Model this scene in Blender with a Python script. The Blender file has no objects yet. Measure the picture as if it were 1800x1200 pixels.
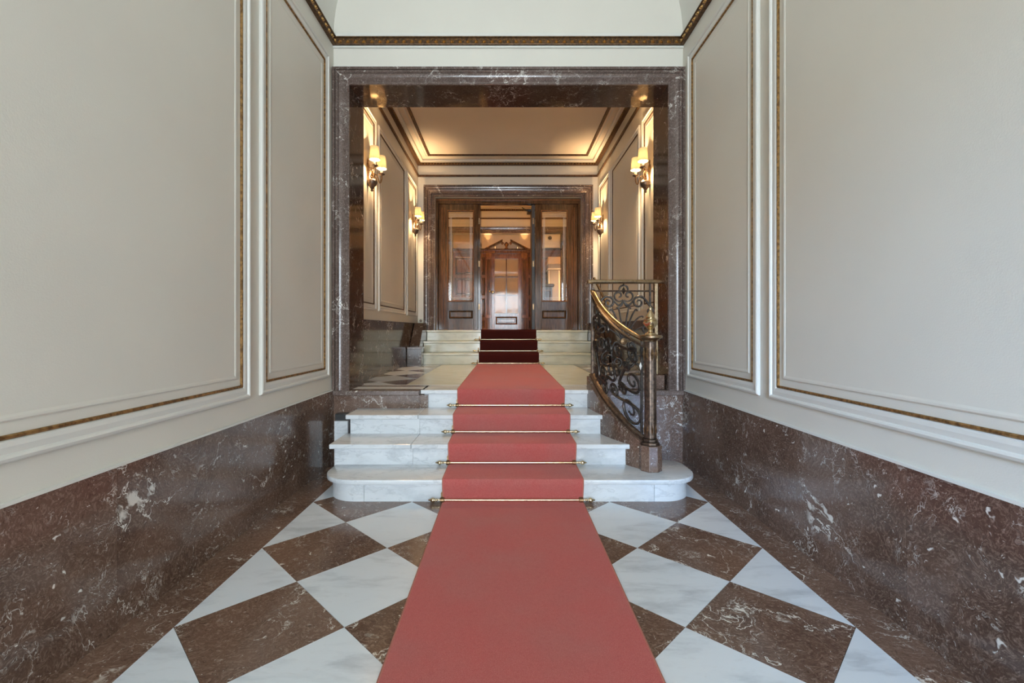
import bpy, bmesh, math, random
from mathutils import Vector, Matrix
random.seed(7)
PI = math.pi
S = bpy.context.scene
COL = S.collection

# ------------------------------------------------------------------ camera
cam_d = bpy.data.cameras.new('camera'); cam = bpy.data.objects.new('camera', cam_d)
COL.objects.link(cam); S.camera = cam
cam.location = (0, 0, 1.2); cam.rotation_euler = (PI/2, 0, 0)
cam_d.sensor_width = 36; cam_d.lens = 36*825/1800
cam_d.shift_x = 12/1800; cam_d.shift_y = -21/1800
cam_d.clip_start = .02

# ------------------------------------------------------------------ world + daylight + exposure
W = bpy.data.worlds.new('world'); S.world = W; W.use_nodes = True
bg = W.node_tree.nodes['Background']
bg.inputs[0].default_value = (.80, .90, 1.0, 1); bg.inputs[1].default_value = 1.5
vs = S.view_settings
vs.view_transform = 'Standard'; vs.look = 'None'; vs.gamma = 1; vs.use_curve_mapping = False
vs.exposure = 0.54
def area(name, loc, rot, sx, sy, power, col):
    l = bpy.data.lights.new(name, 'AREA'); l.shape = 'RECTANGLE'; l.size = sx; l.size_y = sy
    l.energy = power; l.color = col
    o = bpy.data.objects.new(name, l); COL.objects.link(o); o.location = loc; o.rotation_euler = rot
    return o
# daylight falling through the added street doorway behind the camera
area('street_daylight', (-.1, -5.15, 1.75), (math.radians(91), 0, math.radians(-4)), 2.9, 3.5, 560, (.79, .905, 1.0))
# the brighter patch of blue sky over the street, slanting in through the doorway
sl = bpy.data.lights.new('sky_patch', 'SUN'); sl.energy = 5.0; sl.color = (.27, .54, 1.0); sl.angle = math.radians(16)
so = bpy.data.objects.new('sky_patch', sl); COL.objects.link(so)
so.rotation_euler = Vector((.36, 1, -.28)).to_track_quat('-Z', 'Y').to_euler()
def point(name, loc, power, col, r=.03):
    l = bpy.data.lights.new(name, 'POINT'); l.energy = power; l.color = col; l.shadow_soft_size = r
    o = bpy.data.objects.new(name, l); COL.objects.link(o); o.location = loc
    return o

# ------------------------------------------------------------------ materials
class NT:
    def __init__(s, name):
        s.m = bpy.data.materials.new(name); s.m.use_nodes = True
        s.t = s.m.node_tree; s.b = s.t.nodes['Principled BSDF']; s.out = s.t.nodes['Material Output']
    def n(s, typ, **kw):
        nd = s.t.nodes.new(typ)
        for k, v in kw.items():
            if k.startswith('i_'):
                k2 = k[2:]; k2 = int(k2) if k2.isdigit() else k2.replace('_', ' ')
                s.set(nd.inputs[k2], v)
            else: setattr(nd, k, v)
        return nd
    def set(s, sock, v):
        if isinstance(v, bpy.types.NodeSocket): s.t.links.new(v, sock)
        else: sock.default_value = v
    def math(s, op, a, b=0, c=0, clamp=False):
        nd = s.t.nodes.new('ShaderNodeMath'); nd.operation = op; nd.use_clamp = clamp
        for i, v in enumerate((a, b, c)): s.set(nd.inputs[i], v)
        return nd.outputs[0]
    def vmath(s, op, a, b):
        nd = s.t.nodes.new('ShaderNodeVectorMath'); nd.operation = op
        s.set(nd.inputs[0], a)
        if op == 'SCALE': s.set(nd.inputs['Scale'], b)
        else: s.set(nd.inputs[1], b)
        return nd.outputs[0]
    def mix(s, f, a, b):
        nd = s.t.nodes.new('ShaderNodeMix'); nd.data_type = 'RGBA'
        s.set(nd.inputs[0], f); s.set(nd.inputs[6], a); s.set(nd.inputs[7], b)
        return nd.outputs[2]
    def noise(s, v, scale, detail=4, rough=.5, dist=0):
        nd = s.n('ShaderNodeTexNoise', i_Vector=v, i_Scale=scale, i_Detail=detail, i_Roughness=rough, i_Distortion=dist)
        return nd.outputs[0], nd.outputs[1]
    def step(s, v, a, b):
        nd = s.n('ShaderNodeMapRange', i_Value=v); nd.interpolation_type = 'SMOOTHSTEP'
        nd.inputs[1].default_value = a; nd.inputs[2].default_value = b
        return nd.outputs[0]
    def coords(s, rand=True, stretch=(1, 1, 1), rot=(0, 0, 0)):
        tc = s.n('ShaderNodeTexCoord').outputs['Object']
        if rand:
            r = s.n('ShaderNodeObjectInfo').outputs['Random']
            cx = s.n('ShaderNodeCombineXYZ', i_0=s.math('MULTIPLY', r, 37.3), i_1=s.math('MULTIPLY', r, 91.7), i_2=s.math('MULTIPLY', r, 53.1)).outputs[0]
            tc = s.vmath('ADD', tc, cx)
        mp = s.n('ShaderNodeMapping', i_Vector=tc, i_Scale=stretch, i_Rotation=rot)
        return mp.outputs[0]
    def p(s, **kw):
        for k, v in kw.items(): s.set(s.b.inputs[k.replace('_', ' ')], v)
    def bump(s, h, strength, dist=.01):
        b = s.n('ShaderNodeBump', i_Height=h, i_Strength=strength, i_Distance=dist)
        s.t.links.new(b.outputs[0], s.b.inputs['Normal'])

def rgb(r, g, b): return (r, g, b, 1)
def srgb(r, g, b):
    f = lambda c: (c/255/12.92) if c/255 <= .04045 else ((c/255+.055)/1.055)**2.4
    return (f(r), f(g), f(b), 1)

def brown_marble(name, lo, mid, hi, rough, flecks=.75, vein=.7):
    t = NT(name); P = t.coords(rot=(.5, .3, .6))
    w = t.noise(P, 2.6, 5, .6)[1]
    Pw = t.vmath('ADD', P, t.vmath('SCALE', t.vmath('SUBTRACT', w, (.5, .5, .5)), .40))
    n1 = t.noise(Pw, 1.8, 6, .62)[0]
    base = t.mix(t.step(n1, .32, .68), lo, mid)
    n2 = t.noise(t.vmath('MULTIPLY', Pw, (1, 1.7, 2.6)), 38, 6, .72)[0]
    base = t.mix(t.math('MULTIPLY', t.step(n2, .46, .66), .75), base, hi)
    n3 = t.noise(t.vmath('MULTIPLY', Pw, (1.8, 1, 2.2)), 52, 4, .7)[0]
    base = t.mix(t.math('MULTIPLY', t.step(n3, .54, .68), .55), base, rgb(.030, .018, .012))
    # thin bright lightning veins, only in places
    v1 = t.math('ABSOLUTE', t.math('SUBTRACT', t.noise(Pw, 1.5, 6, .60, .5)[0], .5))
    m1 = t.step(t.noise(P, 2.1, 3)[0], .46, .58)
    thin = t.math('MULTIPLY', t.math('SUBTRACT', 1, t.step(v1, .0008, .0052)), m1)
    m3 = t.step(t.noise(P, 6.5, 3)[0], .58, .66)
    wide = t.math('MULTIPLY', t.math('SUBTRACT', 1, t.step(v1, .006, .020)), t.math('MULTIPLY', m3, m1))
    v2 = t.math('ABSOLUTE', t.math('SUBTRACT', t.noise(t.vmath('MULTIPLY', Pw, (1, 1.6, .8)), 3.6, 5, .58, .3)[0], .5))
    m2 = t.step(t.noise(P, 2.9, 2)[0], .50, .62)
    thin2 = t.math('MULTIPLY', t.math('SUBTRACT', 1, t.step(v2, .001, .0060)), t.math('MULTIPLY', m2, .7))
    v4 = t.math('ABSOLUTE', t.math('SUBTRACT', t.noise(t.vmath('MULTIPLY', Pw, (1.4, .8, 1)), 11, 4, .6, .2)[0], .5))
    m4 = t.step(t.noise(P, 7.3, 2)[0], .56, .66)
    thin3 = t.math('MULTIPLY', t.math('SUBTRACT', 1, t.step(v4, .002, .012)), t.math('MULTIPLY', m4, .6))
    # fossil chips
    vo = t.n('ShaderNodeTexVoronoi', i_Vector=t.vmath('MULTIPLY', Pw, (1, 2.0, 2.8)), i_Scale=10, i_Randomness=1)
    sel = t.n('ShaderNodeSeparateColor', i_Color=vo.outputs['Color'])
    f1 = t.math('MULTIPLY', t.math('SUBTRACT', 1, t.step(vo.outputs['Distance'], .12, .24)), t.step(sel.outputs[0], .86, .93))
    vo2 = t.n('ShaderNodeTexVoronoi', i_Vector=t.vmath('MULTIPLY', Pw, (2.6, 1, 1.8)), i_Scale=36, i_Randomness=1)
    sel2 = t.n('ShaderNodeSeparateColor', i_Color=vo2.outputs['Color'])
    f2 = t.math('MULTIPLY', t.math('SUBTRACT', 1, t.step(vo2.outputs['Distance'], .08, .26)), t.step(sel2.outputs[1], .78, .9))
    fl = t.math('MULTIPLY', t.math('MAXIMUM', f1, t.math('MULTIPLY', f2, .75)), flecks)
    vv = t.math('MAXIMUM', t.math('MAXIMUM', thin, wide), t.math('MAXIMUM', thin2, thin3))
    v = t.math('MAXIMUM', t.math('MULTIPLY', vv, vein), fl, clamp=True)
    t.p(Base_Color=t.mix(v, base, rgb(.72, .68, .61)), Roughness=rough)
    return t.m

M = {}
M['dado'] = brown_marble('brown_marble_polished', rgb(.085, .049, .034), rgb(.155, .094, .067), rgb(.28, .195, .148), .13, .95, .95)
M['tile_dark'] = brown_marble('brown_marble_tile', rgb(.105, .060, .042), rgb(.180, .108, .076), rgb(.29, .20, .15), .13, .95, 1)
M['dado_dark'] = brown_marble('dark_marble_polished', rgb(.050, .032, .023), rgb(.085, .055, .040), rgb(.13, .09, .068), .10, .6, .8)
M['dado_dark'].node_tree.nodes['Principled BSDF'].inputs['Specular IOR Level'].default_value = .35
M['casing'] = brown_marble('grey_brown_marble', rgb(.095, .066, .054), rgb(.15, .108, .090), rgb(.26, .20, .175), .17, .7, .9)

t = NT('white_marble'); P = t.coords(rot=(.2, .1, .7), stretch=(1, 3.5, 1.5))
w = t.noise(P, 2.0, 5, .6)[1]; Pw = t.vmath('ADD', P, t.vmath('SCALE', w, .5))
a = t.noise(Pw, 2.2, 7, .6)[0]; b_ = t.noise(Pw, 9, 6, .65)[0]
c = t.mix(t.math('MULTIPLY', t.step(a, .48, .75), .8), rgb(.70, .755, .80), rgb(.42, .465, .51))
c = t.mix(t.math('MULTIPLY', t.step(b_, .55, .75), .35), c, rgb(.54, .56, .57))
t.p(Base_Color=c, Roughness=t.math('ADD', t.math('MULTIPLY', b_, .10), .13)); M['white_marble'] = t.m

t = NT('step_marble'); P = t.coords(rot=(.3, .4, .2), stretch=(1, 2.2, 2.6))
w = t.noise(P, 2.0, 5, .6)[1]; Pw = t.vmath('ADD', P, t.vmath('SCALE', w, .6))
a = t.noise(Pw, 1.8, 7, .62)[0]; b_ = t.noise(Pw, 8, 6, .65)[0]
v_ = t.math('ABSOLUTE', t.math('SUBTRACT', t.noise(Pw, 1.6, 5, .6)[0], .5))
c = t.mix(t.math('MULTIPLY', t.step(a, .46, .72), .75), rgb(.66, .695, .72), rgb(.43, .465, .50))
c = t.mix(t.math('MULTIPLY', t.step(b_, .54, .72), .4), c, rgb(.52, .53, .51))
c = t.mix(t.math('MULTIPLY', t.math('SUBTRACT', 1, t.step(v_, .002, .02)), .35), c, rgb(.36, .39, .42))
t.p(Base_Color=c, Roughness=t.math('ADD', t.math('MULTIPLY', b_, .10), .12)); M['step_marble'] = t.m

t = NT('warm_lit_marble'); P = t.coords(stretch=(1, 2, 2.5))  # white marble with the yellow of the mixed lighting put into its colour
a = t.noise(P, 5, 6, .6)[0]
t.p(Base_Color=t.mix(t.step(a, .4, .7), rgb(.67, .66, .51), rgb(.55, .54, .41)), Roughness=.13); M['white_warm_lit'] = t.m

def paint(name, c1, c2, rough, bump=.05):
    t = NT(name); P = t.coords(rand=False)
    a = t.noise(P, 1.3, 4)[0]; f = t.noise(P, 170, 3)[0]
    t.p(Base_Color=t.mix(t.step(a, .3, .7), c1, c2), Roughness=rough); t.bump(f, bump, .004)
    return t.m
M['plaster'] = paint('cream_plaster', rgb(.69, .662, .580), rgb(.715, .69, .605), .5, .10)
M['moulding'] = paint('cream_moulding', rgb(.70, .69, .63), rgb(.72, .71, .65), .42, .02)
M['vault'] = paint('vault_plaster', rgb(.74, .735, .67), rgb(.76, .755, .69), .6, .05)

def gold(name, c1, c2, rough=.4, metal=.85):
    t = NT(name); P = t.coords(rand=False)
    a = t.noise(P, 45, 4, .6)[0]
    t.p(Base_Color=t.mix(t.step(a, .35, .65), c1, c2), Metallic=metal, Roughness=rough)
    return t.m
M['gilt'] = gold('antique_gilt', rgb(.16, .085, .030), rgb(.42, .24, .085), .42, .7)
M['gilt_dark'] = gold('dark_gilt', rgb(.055, .028, .012), rgb(.15, .075, .028), .5, .5)
M['gilt_bright'] = gold('bright_gilt', rgb(.42, .24, .08), rgb(.66, .42, .16), .33, .85)
M['brass'] = gold('polished_brass', rgb(.64, .50, .30), rgb(.76, .62, .40), .2, 1)
M['brass_rail'] = gold('worn_brass', rgb(.38, .275, .165), rgb(.54, .41, .26), .25, 1)
M['bronze'] = gold('dark_bronze', rgb(.075, .054, .042), rgb(.18, .125, .088), .40, .75)
M['bronze_light'] = gold('old_bronze', rgb(.17, .105, .055), rgb(.33, .21, .11), .36, .85)
M['iron'] = gold('wrought_iron', rgb(.030, .026, .023), rgb(.075, .062, .052), .36, .7)

t = NT('red_carpet'); P = t.coords(rand=False)
a = t.noise(P, 1.6, 5, .6)[0]; g = t.noise(P, 260, 3, .75)[0]; mm = t.noise(P, 60, 4, .7)[0]
c = t.mix(t.step(a, .35, .72), rgb(.45, .082, .074), rgb(.38, .115, .103))
c = t.mix(t.math('MULTIPLY', t.step(g, .4, .65), .5), c, rgb(.58, .20, .18))
c = t.mix(t.math('MULTIPLY', t.step(mm, .45, .75), .30), c, rgb(.34, .070, .060))
t.p(Base_Color=c, Roughness=.95, Sheen_Weight=.40, Sheen_Roughness=.45, Sheen_Tint=rgb(.95, .55, .52), Specular_IOR_Level=.1); t.bump(g, .5, .004); M['carpet'] = t.m
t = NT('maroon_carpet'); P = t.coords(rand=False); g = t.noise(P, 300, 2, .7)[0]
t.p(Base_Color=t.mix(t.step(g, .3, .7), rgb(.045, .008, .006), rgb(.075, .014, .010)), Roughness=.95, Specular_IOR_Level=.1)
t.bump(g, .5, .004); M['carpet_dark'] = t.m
t = NT('carpet_binding'); P = t.coords(rand=False); g = t.noise(P, 200, 2)[0]
t.p(Base_Color=t.mix(g, rgb(.40, .13, .095), rgb(.52, .20, .15)), Roughness=.9); M['binding'] = t.m

def wood(name, c1, c2, rough):
    t = NT(name); P = t.coords(stretch=(9, 9, .9))
    a = t.noise(P, 3, 6, .65, .8)[0]; f = t.noise(t.vmath('MULTIPLY', P, (1, 1, 1)), 14, 4, .6)[0]
    c = t.mix(t.step(a, .3, .7), c1, c2)
    c = t.mix(t.math('MULTIPLY', t.step(f, .5, .7), .4), c, rgb(.012, .007, .004))
    t.p(Base_Color=c, Roughness=rough); t.b.inputs['Coat Weight'].default_value = .0; t.b.inputs['Coat Roughness'].default_value = .12
    return t.m
M['wood'] = wood('dark_walnut', rgb(.050, .023, .010), rgb(.135, .066, .030), .10)
M['wood_warm'] = wood('warm_mahogany', rgb(.12, .046, .017), rgb(.25, .105, .042), .13)
M['wood_shaded'] = wood('shaded_walnut', rgb(.012, .010, .009), rgb(.025, .02, .018), .45)  # darkness of the unlit right door leaf put into the wood colour

t = NT('clear_glass')
tr = t.n('ShaderNodeBsdfTransparent'); tr.inputs[0].default_value = (.92, .92, .90, 1)
gl = t.n('ShaderNodeBsdfGlossy'); gl.inputs['Roughness'].default_value = .02
fr = t.n('ShaderNodeFresnel'); fr.inputs[0].default_value = 1.6
mx = t.n('ShaderNodeMixShader', i_0=fr.outputs[0]); t.t.links.new(tr.outputs[0], mx.inputs[1]); t.t.links.new(gl.outputs[0], mx.inputs[2])
t.t.links.new(mx.outputs[0], t.out.inputs[0]); M['glass'] = t.m
t = NT('etched_glass'); P = t.coords(rand=False)
t.p(Base_Color=t.mix(t.noise(P, 60)[0], rgb(.5, .5, .47), rgb(.62, .62, .6)), Roughness=.6); M['etched'] = t.m
t = NT('mirror_glass'); P = t.coords(rand=False)
t.p(Base_Color=t.mix(t.noise(P, 3)[0], rgb(.34, .25, .16), rgb(.38, .28, .18)), IOR=1.38, Roughness=.04)
t.bump(t.noise(P, 5, 1)[0], .03, .02); M['mirror'] = t.m

t = NT('lamp_shade'); P = t.coords(rand=False, stretch=(1, 1, .05))
g = t.noise(P, 160, 2)[0]
col = t.mix(g, rgb(.95, .80, .55), rgb(1, .88, .66))
tl = t.n('ShaderNodeBsdfTranslucent', i_Color=t.mix(g, rgb(.013, .0088, .0037), rgb(.0155, .0108, .0048))); em = t.n('ShaderNodeEmission', i_Color=t.mix(g, rgb(1, .62, .27), rgb(1, .70, .35)), i_Strength=.22)
df = t.n('ShaderNodeBsdfDiffuse', i_Color=t.mix(.5, col, rgb(.3, .22, .12)))
m1 = t.n('ShaderNodeMixShader', i_0=.5); t.t.links.new(tl.outputs[0], m1.inputs[1]); t.t.links.new(df.outputs[0], m1.inputs[2])
ad = t.n('ShaderNodeAddShader'); t.t.links.new(m1.outputs[0], ad.inputs[0]); t.t.links.new(em.outputs[0], ad.inputs[1])
t.t.links.new(ad.outputs[0], t.out.inputs[0]); M['shade'] = t.m
t = NT('candle_tube'); P = t.coords(rand=False)
t.p(Base_Color=t.mix(t.noise(P, 30)[0], rgb(.78, .66, .45), rgb(.86, .74, .52)), Roughness=.5); M['candle'] = t.m
t = NT('lamp_bulb'); P = t.coords(rand=False)
t.p(Base_Color=rgb(1, .9, .7), Emission_Color=t.mix(t.noise(P, 5)[0], rgb(1, .78, .45), rgb(1, .82, .5)), Emission_Strength=14); M['bulb'] = t.m
def plain(name, c1, c2, rough=.5, metal=0):
    t = NT(name); P = t.coords(rand=False)
    t.p(Base_Color=t.mix(t.noise(P, 12)[0], c1, c2), Roughness=rough, Metallic=metal); return t.m
M['grout'] = plain('grey_grout', rgb(.16, .14, .125), rgb(.22, .2, .18), .8)
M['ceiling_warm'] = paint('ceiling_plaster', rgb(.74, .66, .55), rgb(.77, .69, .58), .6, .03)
M['black'] = plain('black_plastic', rgb(.012, .012, .012), rgb(.02, .02, .02), .3)
M['white_paint'] = plain('white_panel_paint', rgb(.66, .64, .58), rgb(.72, .70, .64), .45)
M['beige_box'] = plain('beige_box_paint', rgb(.55, .40, .23), rgb(.62, .46, .28), .5)
M['socket'] = plain('cream_socket', rgb(.62, .62, .50), rgb(.68, .68, .56), .4)
M['grey_cloth'] = plain('grey_curtain', rgb(.20, .19, .20), rgb(.26, .25, .26), .9)
M['stone_out'] = plain('street_stone', rgb(.42, .40, .36), rgb(.52, .50, .46), .8)

# ------------------------------------------------------------------ mesh helpers
class B:
    def __init__(s): s.v = []; s.f = []
    def add(s, vs_, fs):
        k = len(s.v); s.v += [tuple(p) for p in vs_]; s.f += [tuple(i+k for i in f) for f in fs]; return s
    def box(s, x0, x1, y0, y1, z0, z1):
        return s.add([(x0,y0,z0),(x1,y0,z0),(x1,y1,z0),(x0,y1,z0),(x0,y0,z1),(x1,y0,z1),(x1,y1,z1),(x0,y1,z1)],
                     [(0,3,2,1),(4,5,6,7),(0,1,5,4),(1,2,6,5),(2,3,7,6),(3,0,4,7)])
    def prism(s, poly, z0, z1, mp=None):
        """poly in (a,b) extruded over c; mp maps (a,b,c) to xyz"""
        mp = mp or (lambda a, b, c: (a, b, c)); n = len(poly)
        vs_ = [mp(a, b, z0) for a, b in poly] + [mp(a, b, z1) for a, b in poly]
        fs = [tuple(range(n))[::-1], tuple(range(n, 2*n))] + [(i, (i+1) % n, n+(i+1) % n, n+i) for i in range(n)]
        return s.add(vs_, fs)
    def tube(s, pts, r, n=6, cap=True):
        pts = [Vector(p) for p in pts]; N = len(pts)
        rr = r if isinstance(r, (list, tuple)) else [r]*N
        T = [(pts[min(i+1, N-1)]-pts[max(i-1, 0)]).normalized() for i in range(N)]
        up = Vector((0, 0, 1)) if abs(T[0].z) < .9 else Vector((1, 0, 0))
        U = (up - T[0]*up.dot(T[0])).normalized(); vs_ = []
        for i in range(N):
            U = (U - T[i]*U.dot(T[i]))
            U = U.normalized() if U.length > 1e-6 else Vector((1, 0, 0))
            V = T[i].cross(U)
            vs_ += [pts[i] + (U*math.cos(2*PI*k/n) + V*math.sin(2*PI*k/n))*rr[i] for k in range(n)]
        fs = [(i*n+k, i*n+(k+1) % n, (i+1)*n+(k+1) % n, (i+1)*n+k) for i in range(N-1) for k in range(n)]
        if cap: fs += [tuple(range(n))[::-1], tuple(range((N-1)*n, N*n))]
        return s.add(vs_, fs)
    def sweep(s, pts, prof, ups=None):
        """prof: list of (side, up) closed; horizontal side vector"""
        pts = [Vector(p) for p in pts]; N = len(pts); n = len(prof); vs_ = []
        for i in range(N):
            T = (pts[min(i+1, N-1)]-pts[max(i-1, 0)]).normalized()
            side = T.cross(Vector((0, 0, 1))).normalized(); up = side.cross(T)
            vs_ += [pts[i] + side*a + up*b for a, b in prof]
        fs = [(i*n+k, i*n+(k+1) % n, (i+1)*n+(k+1) % n, (i+1)*n+k) for i in range(N-1) for k in range(n)]
        fs += [tuple(range(n))[::-1], tuple(range((N-1)*n, N*n))]
        return s.add(vs_, fs)
    def lathe(s, prof, c=(0, 0, 0), n=16, sx=1, sy=1, axis='z'):
        vs_ = []
        for r, h in prof:
            for k in range(n):
                a = 2*PI*k/n; q = (r*math.cos(a)*sx, r*math.sin(a)*sy, h)
                if axis == 'x': q = (q[2], q[0], q[1])
                if axis == 'y': q = (q[0], q[2], q[1])
                vs_.append((c[0]+q[0], c[1]+q[1], c[2]+q[2]))
        m = len(prof)
        fs = [(i*n+k, i*n+(k+1) % n, (i+1)*n+(k+1) % n, (i+1)*n+k) for i in range(m-1) for k in range(n)]
        fs += [tuple(range(n))[::-1], tuple(range((m-1)*n, m*n))]
        return s.add(vs_, fs)
    def octa(s, c, ax, ay, az):
        c = Vector(c); ax, ay, az = Vector(ax), Vector(ay), Vector(az)
        return s.add([c+ax, c-ax, c+ay, c-ay, c+az, c-az],
                     [(0,2,4),(2,1,4),(1,3,4),(3,0,4),(2,0,5),(1,2,5),(3,1,5),(0,3,5)])
    def mesh(s, name, mat, smooth=False, bevel=0, org=(0, 0, 0), seg=2):
        me = bpy.data.meshes.new(name)
        me.from_pydata([(x-org[0], y-org[1], z-org[2]) for x, y, z in s.v], [], s.f)
        bm = bmesh.new(); bm.from_mesh(me)
        if bevel:
            bmesh.ops.remove_doubles(bm, verts=bm.verts, dist=1e-5)
            bmesh.ops.recalc_face_normals(bm, faces=bm.faces)
            ed = [e for e in bm.edges if len(e.link_faces) == 2 and e.calc_face_angle(0) > .6]
            bmesh.ops.bevel(bm, geom=ed, offset=bevel, segments=seg, profile=.5, affect='EDGES', clamp_overlap=True)
        bmesh.ops.recalc_face_normals(bm, faces=bm.faces)
        if smooth:
            for f in bm.faces: f.smooth = True
            for e in bm.edges:
                if len(e.link_faces) == 2 and e.calc_face_angle(0) > .7: e.smooth = False
        bm.to_mesh(me); bm.free(); me.materials.append(mat)
        return me
    def obj(s, name, mat, parent=None, smooth=False, bevel=0, seg=2):
        org = world_loc(parent) if parent else (0, 0, 0)
        o = bpy.data.objects.new(name, s.mesh(name, M[mat] if isinstance(mat, str) else mat, smooth, bevel, org, seg))
        COL.objects.link(o)
        if parent: o.parent = parent
        return o
def world_loc(o):
    l = Vector(o.location)
    while o.parent: o = o.parent; l += Vector(o.location)
    return l
def tag(o, label, cat=None, group=None, kind=None):
    o['label'] = label
    if cat: o['category'] = cat
    if group: o['group'] = group
    if kind: o['kind'] = kind
    return o
def struct(o, label, cat): return tag(o, label, cat, None, 'structure')
def thing(name, loc, label, cat, group=None):
    o = bpy.data.objects.new(name, None); COL.objects.link(o); o.location = loc; o.empty_display_size = .1
    return tag(o, label, cat, group)
def copy_tree(o, parent=None):
    c = o.copy(); COL.objects.link(c); c.parent = parent
    for ch in [q for q in bpy.data.objects if q.parent == o]: copy_tree(ch, c)
    return c
def place(name, me, loc, parent):
    o = bpy.data.objects.new(name, me); COL.objects.link(o); o.parent = parent
    o.location = Vector(loc) - world_loc(parent); return o
def smoothpts(P, k=8):
    P = [Vector(p) for p in P]; out = []
    for i in range(len(P)-1):
        p0, p1, p2, p3 = P[max(i-1, 0)], P[i], P[i+1], P[min(i+2, len(P)-1)]
        for j in range(k):
            t_ = j/k
            out.append(.5*((2*p1)+(p2-p0)*t_+(2*p0-5*p1+4*p2-p3)*t_*t_+(3*p1-p0-3*p2+p3)*t_**3))
    return out + [P[-1]]

# rectangular moulding rings on a wall. mp(u,v,h)
def ring4(u0, u1, v0, v1, prof, mp):
    b = B(); rings = []
    for d, h in prof: rings.append([mp(u0+d, v0+d, h), mp(u1-d, v0+d, h), mp(u1-d, v1-d, h), mp(u0+d, v1-d, h)])
    vs_ = [p for r in rings for p in r]; fs = []
    for i in range(len(rings)-1):
        for k in range(4): fs.append((i*4+k, i*4+(k+1) % 4, (i+1)*4+(k+1) % 4, (i+1)*4+k))
    return b.add(vs_, fs)
def wall_panel(wall, u0, u1, v0, v1, mp, gilt='gilt', sc=1.0):
    """u0.. outer edge of the white moulding"""
    s_ = lambda pr: [(d*sc, h*sc) for d, h in pr]
    ring4(u0, u1, v0, v1, s_([(0,0),(0,.010),(.006,.018),(.016,.022),(.024,.018),(.028,.010),(.050,.014),(.066,.012),(.072,.006),(.072,0)]), mp).obj('panel_moulding', 'moulding', wall, smooth=False)
    ring4(u0, u1, v0, v1, s_([(.073,0),(.073,.008),(.077,.012),(.083,.012),(.087,.008),(.087,0)]), mp).obj('gilt_fillet', gilt, wall)
    b = ring4(u0, u1, v0, v1, s_([(.128,0),(.128,.004),(.133,.007),(.141,.007),(.150,.0045),(.150,.0035)]), mp)
    d = .150*sc; h = .0035*sc
    b.add([mp(u0+d, v0+d, h), mp(u1-d, v0+d, h), mp(u1-d, v1-d, h), mp(u0+d, v1-d, h)], [(0, 1, 2, 3)])
    b.obj('panel_field', 'plaster', wall)
# three sided casing around an opening in a wall facing -Y
def casing(parent, x0, x1, z0, z1, Y, prof, mat):
    def seg(name, P):
        b = B(); n = len(prof); vs_ = []
        for d, h in prof: vs_ += P(d, h)
        fs = [(2*i, 2*i+1, 2*i+3, 2*i+2) for i in range(n-1)]
        b.add(vs_, fs); return b.obj(name, mat, parent, smooth=True)
    seg('jamb', lambda d, h: [(x0-d, Y-h, z0), (x0-d, Y-h, z1+d)])
    seg('jamb', lambda d, h: [(x1+d, Y-h, z0), (x1+d, Y-h, z1+d)])
    seg('lintel', lambda d, h: [(x0-d, Y-h, z1+d), (x1+d, Y-h, z1+d)])

# ------------------------------------------------------------------ key dimensions
XL, XR = -1.555, 1.61          # hall side walls
YB, YF = -4.6, 4.25            # street end, stair end
DADO = .655
OXL, OXR, OZT = -1.407, 1.472, 3.408     # stair opening
YO = 4.665                     # back of its reveal
LXL, LXR = -1.505, 1.597       # landing room walls
ZL, ZT = .652, 1.19            # landing and upper floor
YU, YD = 7.35, 8.10            # foot of upper flight, door wall
YE = 11.2                      # vestibule end wall
VC = (XL+XR)/2; VR = (XR-XL)/2

# ------------------------------------------------------------------ hall floor with tiles
floor = B().box(XL-.2, XR+.2, YB-.6, YF, -.15, -.012).obj('floor', 'grout')
struct(floor, 'diagonal chequered floor of brown and white marble in the entrance hall', 'floor')
hd = .344; TX0 = -1.337; TX1 = TX0+8*hd; TY0 = 1.893
def clip(poly, ax, val, keep_less):
    out = []
    for i in range(len(poly)):
        a, b = poly[i], poly[(i+1) % len(poly)]
        ia = (a[ax] <= val) if keep_less else (a[ax] >= val); ib = (b[ax] <= val) if keep_less else (b[ax] >= val)
        if ia: out.append(a)
        if ia != ib:
            k = (val-a[ax])/(b[ax]-a[ax]); out.append((a[0]+(b[0]-a[0])*k, a[1]+(b[1]-a[1])*k))
    return out
def diamonds(parent, x0, x1, y0, y1, ox, oy, ztop, prefix=''):
    cache = {}
    i0 = math.floor((x0-ox)/hd)-1; i1 = math.ceil((x1-ox)/hd)+1; j0 = math.floor((y0-oy)/hd)-1; j1 = math.ceil((y1-oy)/hd)+1
    for i in range(i0, i1+1):
        for j in range(j0, j1+1):
            if (i+j) % 2 == 0: continue
            cx, cy = ox+i*hd, oy+j*hd; g = hd-.0012
            poly = [(cx-g, cy), (cx, cy-g), (cx+g, cy), (cx, cy+g)]
            for ax, v_, kl in ((0, x0+.0008, False), (0, x1-.0008, True), (1, y0+.0008, False), (1, y1-.0008, True)):
                poly = clip(poly, ax, v_, kl)
                if len(poly) < 3: break
            if len(poly) < 3: continue
            ar = abs(sum(poly[k][0]*poly[(k+1) % len(poly)][1]-poly[(k+1) % len(poly)][0]*poly[k][1] for k in range(len(poly))))/2
            if ar < .002: continue
            dark = i % 2 != 0
            key = (dark, tuple((round(p[0]-cx, 3), round(p[1]-cy, 3)) for p in poly))
            if key not in cache:
                cache[key] = B().prism([(p[0]-cx, p[1]-cy) for p in poly], -.012, 0).mesh('tile', M['tile_dark' if dark else 'white_marble'])
            place('tile', cache[key], (cx, cy, ztop), parent)
diamonds(floor, TX0, TX1, YB, YF, TX0, TY0, 0)
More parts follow.
